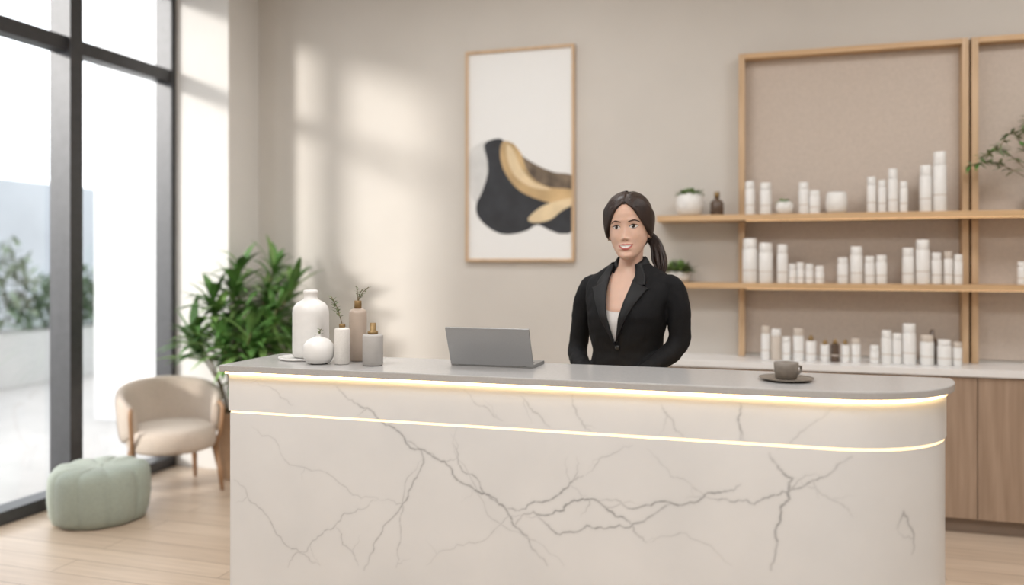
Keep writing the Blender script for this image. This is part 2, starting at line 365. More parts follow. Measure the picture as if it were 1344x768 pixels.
def marble_face(name, off, z0, z1, parent, step=0.0035):
    o = outline(off)
    P = [o[-1]] + o[:-1]
    U = []; Q = []
    acc = o[0][0] - math.dist(P[0], P[1])
    for i in range(len(P)-1):
        L = math.dist(P[i], P[i+1]); k = max(1, int(L/step))
        for j in range(k):
            t = j/k; Q.append((P[i][0]+(P[i+1][0]-P[i][0])*t, P[i][1]+(P[i+1][1]-P[i][1])*t)); U.append(acc+L*t)
        acc += L
    Q.append(P[-1]); U.append(acc)
    nz = max(2, int((z1-z0)/step)); Z = np.linspace(z0, z1, nz+1); U = np.array(U); nu = len(U)
    mask = np.zeros((nz+1, nu))
    for (a, c, wt, wd) in segs:
        ux0, ux1 = min(a[0], c[0])-0.02, max(a[0], c[0])+0.02; zz0, zz1 = min(a[1], c[1])-0.02, max(a[1], c[1])+0.02
        iu = np.where((U >= ux0) & (U <= ux1))[0]; iz = np.where((Z >= zz0) & (Z <= zz1))[0]
        if len(iu) == 0 or len(iz) == 0: continue
        uu, zz = np.meshgrid(U[iu], Z[iz]); dx, dz = c[0]-a[0], c[1]-a[1]; L2 = dx*dx+dz*dz+1e-12
        t = np.clip(((uu-a[0])*dx+(zz-a[1])*dz)/L2, 0, 1); dd = np.hypot(uu-a[0]-t*dx, zz-a[1]-t*dz)
        val = min(1, wt)*(0.85*np.exp(-(dd/(wd+0.0010))**2) + 0.09*np.exp(-(dd/0.010)**2))
        sub = mask[np.ix_(iz, iu)]; mask[np.ix_(iz, iu)] = np.maximum(sub, val)
    Qa = np.array(Q); V = np.zeros(((nz+1)*nu, 3))
    V[:, 0] = np.tile(Qa[:, 0], nz+1); V[:, 1] = np.tile(Qa[:, 1], nz+1); V[:, 2] = np.repeat(Z, nu)
    ii, kk = np.meshgrid(np.arange(nz), np.arange(nu-1), indexing='ij'); a0 = (ii*nu+kk).ravel()
    Fc = np.stack([a0, a0+1, a0+1+nu, a0+nu], 1)
    me = bpy.data.meshes.new(name); me.from_pydata(V.tolist(), [], Fc.tolist())
    at_ = me.attributes.new('vein', 'FLOAT', 'POINT'); at_.data.foreach_set('value', mask.ravel().astype(np.float32))
    me.materials.append(M['marble']); me.polygons.foreach_set('use_smooth', [True]*len(Fc)); me.update()
    ob = bpy.data.objects.new(name, me); COL.objects.link(ob); ob.parent = parent
ctr = empty('reception_counter')
prism('core', -0.02, 0.002, 1.04, 'quartzw', ctr)
marble_face('front_panel', 0.0, 0.0, 0.890, ctr)
prism('front_panel_ledge', -0.0005, 0.888, 0.8898, 'quartzw', ctr)
marble_face('apron_panel', 0.004, 0.899, 1.034, ctr)
prism('apron_core', 0.0035, 0.8995, 1.034, 'quartzw', ctr)
prism('led_groove', -0.002, 0.890, 0.8994, 'ledg', ctr)
prism('led_strip', 0.013, 1.0375, 1.0445, 'led', ctr)
prism('countertop', 0.028, 1.045, 1.07, 'ctop', ctr, 0.003)

# ------------------------------------------------------------------ things on the counter
ZT = 1.0705
def leafy_twig(b, base, h, lean, n, m='leafg', L=0.03, W=0.012):
    base = Vector(base); top = base + Vector((lean[0], lean[1], h))
    P = [base, base.lerp(top, .5)+Vector((lean[1]*.2, 0, 0.01)), top]
    b.tube(P, [0.0015]*3, 'stem', 6)
    for i in range(n):
        t = 0.25+0.75*i/n; p = base.lerp(top, t); a = i*2.4
        b.leaf(p, (math.cos(a), math.sin(a), 0.7), L*random.uniform(.7, 1.2), W, 0.2, m, n=4)
b = MB(); b.lathe(-1.735, 2.86, ZT, [(0,0),(.098,0),(.103,.004),(.103,.009),(.096,.009),(.094,.006),(0,.006)], 'ceramic', 48); b.obj('round_tray')
zt2 = ZT+0.0065
b = MB(); b.lathe(-1.716, 2.87, zt2, [(.0,0),(.060,0),(.068,.006),(.071,.03),(.071,.175),(.068,.195),(.056,.213),(.037,.224),(.028,.230),(.025,.238),(.025,.248),(.029,.253),(.029,.262),(.023,.266),(.021,.258),(.021,.22),(0,.2)], 'ceramic', 48); b.obj('tall_ceramic_vase')
b = MB(); b.lathe(-1.602, 2.735, ZT, [(0,0),(.030,0),(.045,.006),(.056,.025),(.060,.048),(.055,.072),(.040,.090),(.022,.098),(.013,.101),(.012,.108),(.015,.112),(.011,.112),(.009,.10),(0,.09)], 'ceramic', 40)
leafy_twig(b, (-1.602, 2.735, ZT+.10), .03, (.012, 0), 5, L=.02, W=.009); b.obj('round_bud_vase')
b = MB(); b.lathe(-1.511, 2.75, ZT, [(0,0),(.026,0),(.029,.004),(.029,.128),(.026,.134),(.012,.137),(.0,.137)], 'matte', 32)
b.lathe(-1.511, 2.75, ZT+.137, [(0,0),(.012,0),(.012,.012),(.010,.014),(0,.014)], 'gold', 20)
leafy_twig(b, (-1.511, 2.75, ZT+.15), .10, (-.05, 0.01), 18, L=.028, W=.010); b.obj('diffuser_bottle')
b = MB(); b.lathe(-1.503, 2.86, ZT, [(0,0),(.030,0),(.034,.005),(.034,.185),(.031,.195),(.018,.202),(.0,.203)], 'beige', 36)
b.lathe(-1.503, 2.86, ZT+.202, [(0,0),(.014,0),(.014,.030),(.013,.031),(0,.031)], 'gold', 24)
leafy_twig(b, (-1.503, 2.86, ZT+.23), .055, (.045, 0), 9, L=.018, W=.006); leafy_twig(b, (-1.503, 2.86, ZT+.23), .06, (-.006, 0), 8, L=.018, W=.006); leafy_twig(b, (-1.503, 2.86, ZT+.23), .045, (.018, 0), 6, L=.018, W=.006); b.obj('beige_glazed_bottle')
b = MB(); b.lathe(-1.384, 2.75, ZT, [(0,0),(.034,0),(.038,.004),(.038,.108),(.035,.114),(.014,.116),(0,.116)], 'greyc', 36)
b.lathe(-1.384, 2.75, ZT+.116, [(0,0),(.019,0),(.019,.010),(.011,.012),(.011,.040),(.010,.041),(0,.041)], 'gold', 24); b.obj('grey_pump_bottle')

lp = empty('laptop', (-0.947, 2.835, ZT))
b = MB(); b.box(-.158, .158, 0, .15, 0, .012, 'silver'); b.box(-.14, .14, .02, .08, .012, .0128, 'screen'); b.obj('base', lp, .003)
b = MB(); b.box(-.158, .158, -.006, 0, 0, .152, 'silver'); b.box(-.15, .15, 0.0, .0008, .01, .146, 'screen')
b.obj('lid', lp, .0025, loc=(0, 0.001, .008), rot=(math.radians(24), 0, 0))
b = MB(); b.tube([(-.13, 0.002, .010), (.13, 0.002, .010)], [.006, .006], 'screen', 10); b.obj('hinge', lp)

cx, cy = 0.07, 2.79
b = MB()
b.lathe(cx, cy, ZT, [(0,0),(.045,0),(.07,.003),(.084,.008),(.085,.010),(.07,.007),(.045,.005),(0,.005)], 'cup', 48)
b.obj('saucer')
b = MB(); b.lathe(cx, cy, ZT+.0055, [(0,0),(.028,0),(.034,.004),(.0375,.03),(.0385,.052),(.0365,.053),(.034,.03),(.03,.042),(0,.042)], 'cup', 40)
b.tube([(cx+.036,cy+.01,ZT+.046),(cx+.046,cy+.022,ZT+.043),(cx+.046,cy+.022,ZT+.028),(cx+.035,cy+.01,ZT+.02)], [.004]*4, 'cup', 10)
b.lathe(cx, cy, ZT+.0055, [(0,.0425),(.0335,.0425)], 'coffee', 32); b.obj('coffee_cup')

# ------------------------------------------------------------------ back cabinet + shelving
b = MB(); b.box(-.55, XR-.002, 4.93, YB-.002, 0, .08, 'plinth')
b.box(-.55, XR-.002, 4.90, YB-.002, .08, .845, 'cab')
edges = [-.55, -.41, .088, .587, 1.086, 1.585, 2.084, 2.583, 3.082, XR-.002]
for i in range(len(edges)-1):
    b.box(edges[i]+.002, edges[i+1]-.002, 4.88, 4.90, .085, .838, 'cab')
b.box(-.57, XR-.002, 4.865, YB-.002, .845, .882, 'quartzw')
b.obj('storage_cabinet', bevel=.0015, seg=1)
b = MB()
b.box(-.62, XR-.002, 5.0, YB-.002, 1.700, 1.735, 'oak'); b.box(-.62, XR-.002, 5.0, YB-.002, 1.298, 1.33, 'oak')
PY = 5.165
for a_, c_ in ((-.145,-.108),(1.072,1.106),(1.120,1.154),(2.35,2.39)):
    for z0, z1 in ((.883,1.2975),(1.3305,1.6995),(1.7355,2.72)): b.box(a_, c_, PY, YB-.002, z0, z1, 'oakv')
for a_, c_ in ((-.1075,1.0715),(1.1545,2.3495)):
    b.box(a_, c_, PY, YB-.002, 2.688, 2.72, 'oak'); b.box(a_, c_, YB-.012, YB-.002, .90, 2.688, 'panel')
b.box(-.10, XR-.05, 5.02, 5.03, 1.697, 1.7, 'led2'); b.box(-.10, XR-.05, 5.02, 5.03, 1.295, 1.298, 'led2')
b.obj('shelving_unit', bevel=.0015, seg=1)

def bottle(b, X, Y, z, wd, h, kind):
    r = wd/2
    if kind == 'bowl':
        b.lathe(X, Y, z, [(0,0),(r*.7,0),(r*.95,h*.15),(r,h*.5),(r*.93,h*.9),(r*.8,h),(r*.7,h*.95),(0,h*.9)], 'ceramic', 28); return
    body, cap = {'w': ('white','white'), 'c': ('cream','white'), 'g': ('white','gold'), 'a': ('amber','gold'), 't': ('white','cream')}[kind]
    hb = h*(.78 if h > .12 else .68)
    b.lathe(X, Y, z, [(0,0),(r*.95,0),(r,.004),(r,hb-.005),(r*.93,hb),(0,hb)], body, 24)
    if kind in 'ga':
        b.lathe(X, Y, z+hb, [(0,0),(r*.55,0),(r*.55,(h-hb)*.6),(r*.3,(h-hb)*.7),(r*.3,h-hb),(0,h-hb)], cap, 16)
    else:
        b.lathe(X, Y, z+hb+.0015, [(0,0),(r*.9,0),(r*.92,.002),(r*.92,h-hb-.004),(r*.85,h-hb),(0,h-hb)], cap, 20)
    b.lathe(X, Y, z+hb*.35, [(r*1.01,0),(r*1.01,.006)], 'cream', 24)
b = MB()
for X, wd, h, k in [(-.078,.056,.200,'w'),(.012,.066,.188,'w'),(.225,.058,.185,'w'),(.285,.062,.135,'w'),(.405,.12,.125,'bowl'),
                    (.592,.050,.205,'w'),(.648,.044,.185,'w'),(.704,.053,.248,'w'),(.760,.044,.175,'w'),(.873,.063,.262,'w'),(.945,.072,.335,'w')]:
    bottle(b, X, 5.10, 1.7355, wd, h, k)
b.obj('cosmetic_bottles')
b = MB()
for X, wd, h, k in [(-.078,.084,.262,'w'),(.012,.080,.235,'w'),(.106,.062,.225,'w'),(.162,.044,.112,'w'),(.206,.042,.12,'w'),(.256,.046,.112,'w'),(.312,.05,.10,'w'),
                    (.436,.06,.148,'w'),(.510,.068,.212,'w'),(.580,.055,.155,'w'),(.642,.06,.162,'w'),(.780,.062,.202,'w'),(.855,.074,.248,'w'),(.925,.054,.175,'w'),(.984,.046,.182,'t'),(1.034,.046,.165,'w'),(1.345,.045,.125,'w'),(1.40,.05,.16,'w')]:
    bottle(b, X, 5.08, 1.3305, wd, h, k)
b.obj('cosmetic_bottles')
b = MB()
for X, wd, h, k in [(.012,.050,.195,'t'),(.070,.060,.18,'c'),(.126,.050,.135,'w'),(.194,.060,.185,'t'),(.262,.058,.15,'g'),(.338,.05,.125,'g'),(.392,.048,.13,'a'),(.446,.048,.128,'g'),(.502,.05,.135,'t'),
                    (.600,.05,.10,'w'),(.662,.056,.185,'w'),(.716,.050,.17,'w'),(.778,.070,.225,'w'),(.868,.072,.165,'t'),(.955,.074,.14,'w'),(1.02,.048,.13,'t')]:
    bottle(b, X, 5.03, .8825, wd, h, k)
b.lathe(.912, 5.13, .8825, [(0,0),(.03,0),(.03,.13),(.012,.145),(.012,.185),(0,.19)], 'amber', 20)
b.obj('cosmetic_bottles')
def small_plant(name, X, Y, z, r, h, n, L, tall=1.0):
    b = MB(); b.lathe(X, Y, z, [(0,0),(r*.6,0),(r*.85,h*.12),(r,h*.5),(r*.92,h*.9),(r*.8,h),(r*.72,h*.93),(0,h*.9)], 'ceramic', 32)
    for i in range(n):
        a = random.uniform(0, 2*pi); e = random.uniform(.2, 1.5); q = random.uniform(0, r*.6)
        b.leaf((X+q*math.cos(a), Y+q*math.sin(a), z+h*.92), (math.cos(a)*math.cos(e), math.sin(a)*math.cos(e), math.sin(e)*tall), L*random.uniform(.5,1.1), L*.28, .3, random.choice(['leafg','leaf2']), n=4, test=lambda v: v.y < 5.23)
    return b.obj(name)
small_plant('potted_succulent', -.43, 5.11, 1.7355, .085, .135, 200, .07)
small_plant('potted_succulent', .118, 5.10, 1.7355, .05, .075, 70, .04)
small_plant('potted_succulent', -.50, 5.11, 1.3305, .07, .07, 200, .11)
b = MB(); b.lathe(-.270, 5.11, 1.7355, [(0,0),(.036,0),(.040,.005),(.040,.075),(.03,.092),(.013,.10),(.013,.112),(0,.112)], 'amber', 24)
b.lathe(-.270, 5.11, 1.8475, [(0,0),(.016,0),(.016,.03),(0,.032)], 'gold', 20); b.obj('amber_glass_bottle')
b = MB(); X0, Y0, z0 = 1.45, 5.10, 1.7355
b.lathe(X0, Y0, z0, [(0,0),(.05,0),(.07,.01),(.08,.09),(.078,.13),(.07,.13),(.065,.11),(0,.11)], 'matte', 32)
for (ddx, ddy, pk, dr) in [(-.30,-.06,.22,.04),(-.24,-.12,.30,.10),(-.34,-.02,.16,.02),(-.04,-.08,.52,.02),(.02,-.02,.48,.03),(-.12,-.10,.38,.08),(.16,-.06,.44,.05),(.28,-.08,.30,.08),(.22,-.03,.22,.06)]:
    P = catmull([(X0,Y0,z0+.11),(X0+ddx*.35,Y0+ddy*.5,z0+.11+pk*.6),(X0+ddx*.75,Y0+ddy,z0+.11+pk),(X0+ddx*1.05,Y0+ddy*1.2,z0+.11+pk-dr)], 6, False)
    b.tube(P, [.0025]*len(P), 'stem', 5)
    for j in range(7, len(P)):
        for q in range(3):
            aa = random.uniform(0, 2*pi)
            b.leaf(P[j], (math.cos(aa), math.sin(aa)*.6, random.uniform(-.5,.8)), random.uniform(.035,.065), .018, .3, random.choice(['leafg','leafg','leaf1']), n=4, test=lambda v: v.y < 5.16)
b.obj('trailing_potted_plant')

# ------------------------------------------------------------------ framed picture
pic = empty('framed_abstract_art')
xa, xb, za, zb = -1.933, -1.178, 1.458, 2.880
b = MB(); t = .018
b.box(xa, xb, 5.215, 5.249, zb-t, zb, 'oakv'); b.box(xa, xb, 5.215, 5.249, za, za+t, 'oakv')
b.box(xa, xa+t, 5.215, 5.249, za+t, zb-t, 'oakv'); b.box(xb-t, xb, 5.215, 5.249, za+t, zb-t, 'oakv'); b.obj('frame', pic, .001, seg=1)
b = MB(); b.box(xa+t, xb-t, 5.232, 5.245, za+t, zb-t, 'canvas'); b.obj('canvas', pic)
def art(name, pts, m, y):
    P = catmull([(xa+(p[0]-611)/143*.755, zb-(p[1]-63)/281*1.422) for p in pts], 8)
    P = [(min(max(p.x, xa+t+.001), xb-t-.001), y, p.y) for p in P]
    b = MB(); b.add(P, [tuple(range(len(P)))], m, False); b.obj(name, pic)
art('grey_shape', [(616,200),(626,188),(642,184),(650,205),(646,240),(634,262),(622,262),(615,240)], 'artgrey', 5.2315)
art('charcoal_shape', [(636,188),(650,181),(662,184),(672,205),(700,225),(730,238),(752,245),(752,300),(738,308),(722,303),(706,296),(690,304),(665,308),(645,301),(628,285),(625,268),(633,250),(640,228),(640,210)], 'ink', 5.231)
art('brown_shape', [(672,188),(688,206),(708,219),(728,228),(752,234),(752,262),(735,266),(712,262),(690,252),(674,232)], 'artbrown', 5.2305)
art('gold_shape', [(660,186),(672,187),(684,200),(692,222),(704,238),(722,247),(752,252),(752,268),(735,270),(705,262),(680,248),(663,225),(657,203)], 'artgold', 5.230)
art('light_gold_shape', [(752,262),(752,270),(738,278),(722,290),(702,293),(694,288),(706,276),(722,268)], 'artlight', 5.2295)
art('light_gold_shape', [(666,190),(674,196),(686,222),(702,240),(724,250),(700,247),(678,232),(668,212)], 'artlight', 5.2295)

# ------------------------------------------------------------------ ottoman
b = MB(); R, H = .268, .31; rows = []
for pr, pz in [(0,.0),(.80,.0),(.90,.012),(.965,.05),(1.0,.13),(1.0,.20),(.985,.25),(.94,.285),(.86,.303),(.7,.310),(.45,.307),(.2,.303),(.02,.300)]:
    row = []
    for k in range(144):
        a = 2*pi*k/144; c = abs(math.sin(a*5))**.42
        rr_ = R*pr*(1-.085*(1-c)*(1 if pz > .01 else .3)); zz_ = pz-.016*(1-c)*(pr < .97)*(pr > .3)*(pz > .2)
        row.append((rr_*math.cos(a), rr_*math.sin(a), zz_))
    rows.append(row)
b.grid(rows, 'sage', True); b.sph((0,0,.300), .016, 'sage', 16, (1,1,.5)); b.obj('tufted_ottoman', loc=(-3.60, 3.76, 0))

# ------------------------------------------------------------------ barrel armchair
ch = empty('barrel_armchair', (-3.635, 4.375, 0), math.radians(52))
b = MB(); rows = []; A = math.radians(122); N = 48
for i in range(N+1):
    ph = -A + 2*A*i/N
    u_ = abs(ph)/A; top = .690-.135*(u_**2.2); bot = .29+.10*(u_**3); th = .036*(1-.25*u_**4)
    sc = .55 if i in (0, N) else .88 if i in (1, N-1) else 1
    zc, hz_ = (top+bot)/2, (top-bot)/2*(.9 if sc < 1 else 1); row = []
    for k in range(28):
        a = 2*pi*k/28; ca, sa = math.cos(a), math.sin(a)
        dr = th*sc*(abs(ca)**.75)*(1 if ca > 0 else -1); dz = hz_*(abs(sa)**.45)*(1 if sa > 0 else -1)
        z_ = zc+dz; rad = .266+dr+.035*(z_-.35)/.35
        row.append((rad*math.sin(ph), rad*math.cos(ph), z_))
    rows.append(row)
b.grid(rows, 'boucle', True)
b.add(rows[0], [tuple(range(28))], 'boucle'); b.add(rows[-1], [tuple(range(28))[::-1]], 'boucle'); b.obj('back_shell', ch)
b = MB(); rows = []
for pr, pz in [(0,.275),(.85,.275),(.95,.285),(1.0,.31),(1.0,.375),(.96,.405),(.85,.42),(.6,.427),(.3,.43),(.01,.43)]:
    rows.append([(pr*.262*math.cos(2*pi*k/64)*1.0, -.045+pr*.285*(abs(math.sin(2*pi*k/64))**.9)*(1 if math.sin(2*pi*k/64) > 0 else -1), pz) for k in range(64)])
b.grid(rows, 'boucle', True); b.obj('seat_cushion', ch)
b = MB()
for sx in (-1, 1):
    b.tube([(sx*.245,-.12,.275),(sx*.258,-.19,.14),(sx*.266,-.220,0.0)], [.021,.017,.011], 'legs', 14, cap=False)
    b.tube([(sx*.19,.19,.29),(sx*.205,.225,.14),(sx*.215,.245,.0)], [.021,.017,.011], 'legs', 14, cap=False)
    b.tube(catmull([(sx*.262,-.165,.555),(sx*.272,-.200,.535),(sx*.270,-.205,.47),(sx*.262,-.190,.38),(sx*.248,-.14,.28)], 6, False), [.013]*25, 'legs', 12)
b.obj('wooden_frame', ch)

# ------------------------------------------------------------------ big plant in pot
pl = empty('potted_palm', (-3.43, 4.762, 0))
b = MB(); b.lathe(0, 0, 0, [(0,0),(.095,0),(.10,.01),(.113,.43),(.115,.45),(.106,.45),(.103,.41),(0,.41)], 'pot', 48)
b.lathe(0, 0, 0, [(0,.415),(.104,.415)], 'soil', 32); b.obj('pot', pl)
b = MB()
def ok(v):
    X, Y = v[0]-3.43, v[1]+4.762
    if (X+3.635)**2+(Y-4.375)**2 < .36**2 and v[2] < .75: return False
    return Y < 5.22 and X > -3.93 and not (X < -3.55 and Y > 4.86) and v[2] > .15
rg = random.Random(11)
tips = [(-.18,-.26,1.02),(.04,-.06,1.32),(.28,.10,1.42),(.10,-.28,.98),(-.07,-.16,1.22),(.38,-.02,1.14),(.20,.18,1.20),(-.28,-.12,.92),(.32,-.26,1.00),(.14,.01,.88),(.46,.12,1.34),(.00,.06,1.44),(.44,.16,.95)]
for tx, ty, tz in tips:
    P = catmull([(tx*.12,ty*.12,.40),(tx*.35,ty*.35,.40+(tz-.40)*.45),(tx*.9,ty*.9,tz)], 6, False)
    b.tube(P, [.010-.0045*i/len(P) for i in range(len(P))], 'stem', 8)
    for i in range(38):
        t_ = rg.uniform(.0, 1.0); p = Vector(P[-1]).lerp(Vector(P[-6]), t_*.9); a = i*2.399+rg.uniform(-.3,.3)
        e = 1.2-1.35*t_+rg.uniform(-.25,.25)
        for tr_ in range(5):
            L = rg.uniform(.24,.40)*(1-tr_*.15)
            if b.leaf(p, (math.cos(a)*math.cos(e), math.sin(a)*math.cos(e), math.sin(e)), L, rg.uniform(.042,.060), rg.uniform(.25,.7), rg.choice(['leaf1','leaf1','leaf2']), n=7, test=ok): break
            a += 1.1
b.obj('foliage', pl)

# ------------------------------------------------------------------ receptionist
W = empty('receptionist_woman', (-.515, 3.27, 0), math.radians(-18))
def smooth_tab(zs, tab, sg=5):
    k = np.array([math.exp(-(i/sg)**2) for i in range(-2*sg, 2*sg+1)]); k /= k.sum(); out = []
    Z = np.linspace(tab[0][0], tab[-1][0], 400)
    for c in range(1, len(tab[0])):
        y = np.interp(Z, [t[0] for t in tab], [t[c] for t in tab]); yp = np.pad(y, 2*sg, mode='reflect', reflect_type='odd')
        out.append(np.interp(zs, Z, np.convolve(yp, k, 'valid')))
    return out
HH = .255; ZCHIN = 1.462
ht = [(0,.012,-.074,-.05),(.02,.025,-.084,-.03),(.06,.037,-.090,-.01),(.12,.049,-.090,.02),(.20,.061,-.089,.045),(.30,.0705,-.089,.065),(.40,.0765,-.088,.080),
      (.50,.079,-.088,.090),(.60,.0795,-.090,.096),(.70,.078,-.089,.097),(.78,.075,-.084,.094),(.86,.066,-.071,.084),(.92,.054,-.054,.069),(.965,.037,-.033,.047),(.99,.020,-.012,.026),(1.0,.002,.004,.008)]
def gs(x, z, cx, cz, sx, sz): return math.exp(-((x-cx)/sx)**2-((z-cz)/sz)**2)
NB = .083
def face_disp(x, z):
    ax = abs(x); D = 0
    if .052 < z < .150:
        t = (.140-z)/(.140-NB)
        amp = .0175*min(1, max(0, t))**1.4 if z > NB else .0175*math.exp(-((NB-z)/.0070)**2)
        wdt = .0075+.0036*min(1, max(0, t))
        D += amp*math.exp(-(x/wdt)**2)
    D += .0058*gs(ax, z, .0120, NB-.003, .0055, .0058)
    D -= .0075*gs(ax, z, .031, .130, .015, .010)
    D += .0042*gs(ax, z, .032, .1275, .0125, .0065)
    D += .0028*gs(ax, z, .030, .153, .022, .008)
    D += .0055*gs(ax, z, .046, .092, .020, .020)
    D += .0050*gs(x, z, 0, .0585, .024, .0055) + .0062*gs(x, z, 0, .0430, .019, .0060)
    D -= .0040*gs(x, z, 0, .0305, .018, .006)
    D += .0060*gs(x, z, 0, .012, .018, .012)
    D -= .0022*gs(ax, z, .034, .059, .006, .012)
    return D
NZ, NA = 150, 160
zs = [(1-math.cos(pi*i/NZ))/2 for i in range(NZ+1)]
hw, hf, hb_ = smooth_tab(zs, ht, 5)
rows = []
for i, z in enumerate(zs):
    w_, yf_, yb_ = max(hw[i], .0005), hf[i], hb_[i]; yc = yf_*.42+yb_*.58; row = []
    for k in range(NA):
        a = 2*pi*k/NA; x = w_*math.sin(a); c = math.cos(a)
        y = yc-(yc-yf_)*c if c > 0 else yc-(yb_-yc)*c
        zz = z*HH
        if c > 0: y -= face_disp(x, zz)*min(1, c*1.8)
        row.append((x, y, zz))
    rows.append(row)
HR = Matrix.Translation((0.012, -.012, ZCHIN)) @ Matrix.Rotation(math.radians(17), 4, 'Z') @ Matrix.Rotation(math.radians(-3), 4, 'Y')
def xf(mb, Mx): mb.v = [tuple(Mx @ Vector(v)) for v in mb.v]
hd = MB(); hd.grid(rows, 'skin', True)
bv = BVHTree.FromPolygons([Vector(v) for v in hd.v], hd.f)
def proj(x, z, off):
    h = bv.ray_cast(Vector((x, -.5, z)), Vector((0, 1, 0)))
    y = h[0].y if h[0] else -.08
    return (x, y-off, z)
for sx in (-1, 1):
    hd.sph((sx*.078, .012, .112), .029, 'skin', 20, (.30, .52, 1.0))
    hd.sph((sx*.085, .008, .083), .003, 'gold', 10)
def patch(mb, pts, m, off, dome=0, n=5, rings=5):
    P = catmull(pts, n)
    cx_ = sum(p.x for p in P)/len(P); cz_ = sum(p.y for p in P)/len(P); rws = []
    for j in range(rings+1):
        s_ = 1-j/rings
        rws.append([proj(cx_+(p.x-cx_)*max(s_, .01), cz_+(p.y-cz_)*max(s_, .01), off+dome*(1-s_*s_)) for p in P])
    mb.grid(rws, m, True)
def strip(mb, pts, wd, m, off):
    P = catmull(pts, 6, False); n = len(P); rws = []
    for j in (-1, 0, 1):
        rws.append([proj(p.x, p.y+j*wd*(.25+.75*math.sin(pi*(.12+.80*i/n))), off) for i, p in enumerate(P)])
    mb.grid(rws, m)
fc = MB()
for sx in (-1, 1):
    X = lambda v: sx*v
    patch(fc, [(X(.0175),.1268),(X(.024),.1328),(X(.032),.1354),(X(.041),.1334),(X(.0485),.1292),(X(.040),.1232),(X(.031),.1214),(X(.024),.1230)], 'eyew', .0005, .0003)
    ir = [(sx*.0330-.0008+.0066*math.cos(a), .1288+.0066*math.sin(a)*.95) for a in np.linspace(0, 2*pi, 16, endpoint=False)]
    patch(fc, ir, 'iris', .0013, .0002, n=2)
    patch(fc, [(sx*.0330-.0008+.0028*math.cos(a), .1288+.0028*math.sin(a)) for a in np.linspace(0, 2*pi, 12, endpoint=False)], 'pupil', .0019, 0, n=2)
    patch(fc, [(sx*.0330-.003+.0011*math.cos(a), .1312+.0011*math.sin(a)) for a in np.linspace(0, 2*pi, 8, endpoint=False)], 'teeth_and_glint', .0023, 0, n=2)  # pale disc on the iris, a painted catchlight
    strip(fc, [(X(.0165),.1265),(X(.024),.1335),(X(.032),.1362),(X(.041),.1344),(X(.0530),.1318)], .0020, 'lash', .0020)
    strip(fc, [(X(.0240),.1224),(X(.032),.1207),(X(.041),.1226),(X(.0490),.1285)], .0006, 'lash', .0013)
    strip(fc, [(X(.0140),.1460),(X(.026),.1500),(X(.038),.1525),(X(.047),.1500),(X(.057),.1440)], .0030, 'brow', .0007)
    patch(fc, [(X(.0045),NB-.0090),(X(.0075),NB-.0078),(X(.0100),NB-.0090),(X(.0073),NB-.0104)], 'nostril_shade', .0005)  # dark patch painted as the shade inside the nostril
patch(fc, [(-.0285,.0590),(-.017,.0605),(-.007,.0622),(0,.0610),(.007,.0622),(.017,.0605),(.0285,.0590),(.020,.0450),(.010,.0378),(0,.0363),(-.010,.0378),(-.020,.0450)], 'lips', .0007, .0006)
patch(fc, [(-.0225,.0566),(-.012,.0560),(0,.0554),(.012,.0560),(.0225,.0566),(.0160,.0502),(.008,.0470),(0,.0462),(-.008,.0470),(-.0160,.0502)], 'teeth_and_glint', .0015, 0)
xf(hd, HR); xf(fc, HR)
hd.obj('head', W); fc.obj('facial_features', W)
hl = [(0,.845),(10,.845),(22,.79),(34,.70),(46,.60),(58,.51),(68,.44),(76,.41),(84,.43),(96,.42),(110,.30),(130,.20),(155,.15),(180,.13)]
hr = MB(); rows = []; NAH, NTH = 240, 46
def skull(a, z):
    w_ = np.interp(z, zs, hw); yf_ = np.interp(z, zs, hf); yb_ = np.interp(z, zs, hb_)
    yc = yf_*.42+yb_*.58; c = math.cos(a)
    return w_*math.sin(a), (yc-(yc-yf_)*c if c > 0 else yc-(yb_-yc)*c), z*HH
cen = Vector((0, .008, .5*HH))
def hz(a):
    ad = math.degrees(min(a, 2*pi-a)); return ad, float(np.interp(ad, [q[0] for q in hl], [q[1] for q in hl]))
for j in range(NTH+1):
    row = []
    for k in range(NAH):
        a = 2*pi*k/NAH; ad, zh = hz(a)
        t_ = 1-(1-j/NTH)**1.6 if j < NTH else 1.0
        z = zh+(1-zh)*t_; p = Vector(skull(a, min(z, .9995))); nrm = (p-cen).normalized()
        off = .002+.015*(1-math.exp(-t_*6))
        if ad > 50: off += .005*min(1, (ad-50)/30)
        off += .0006*math.sin(z*120+ad*.10)*(1 if ad > 25 else ad/25)*(1-t_)
        part = math.exp(-((p.x-.010)/.006)**2)*(1 if p.y < .02 else 0)*.008
        row.append(tuple(p+nrm*(off-part)))
    rows.append(row)
inner = []
for k in range(NAH):
    a = 2*pi*k/NAH; ad, zh = hz(a)
    p = Vector(skull(a, zh+.01)); inner.append(tuple(p-(p-cen).normalized()*.003))
hr.grid([inner]+rows, 'hair', True)
for sx in (-1, 1):
    for q in range(14):
        s0 = q/13; A_ = []
        for ph, z in [(5+6*s0,.865+.08*s0),(28+4*s0,.770+.14*s0),(50+3*s0,.60+.24*s0),(72,.46+.27*s0),(98,.38+.26*s0),(130,.34+.18*s0),(160,.36+.1*s0)]:
            p = Vector(skull(math.radians(ph)*sx, z)); A_.append(p+(p-cen).normalized()*(.005+.009*s0+(.004 if ph > 60 else 0)))
        P = catmull(A_, 8, False); hr.tube(P, [.0030+.0060*math.sin(pi*(.05+.85*i/len(P))) for i in range(len(P))], 'hair', 8)
hr.sph((.010,.102,.100), .036, 'hair', 20, (1,.8,1))
rg = random.Random(4)
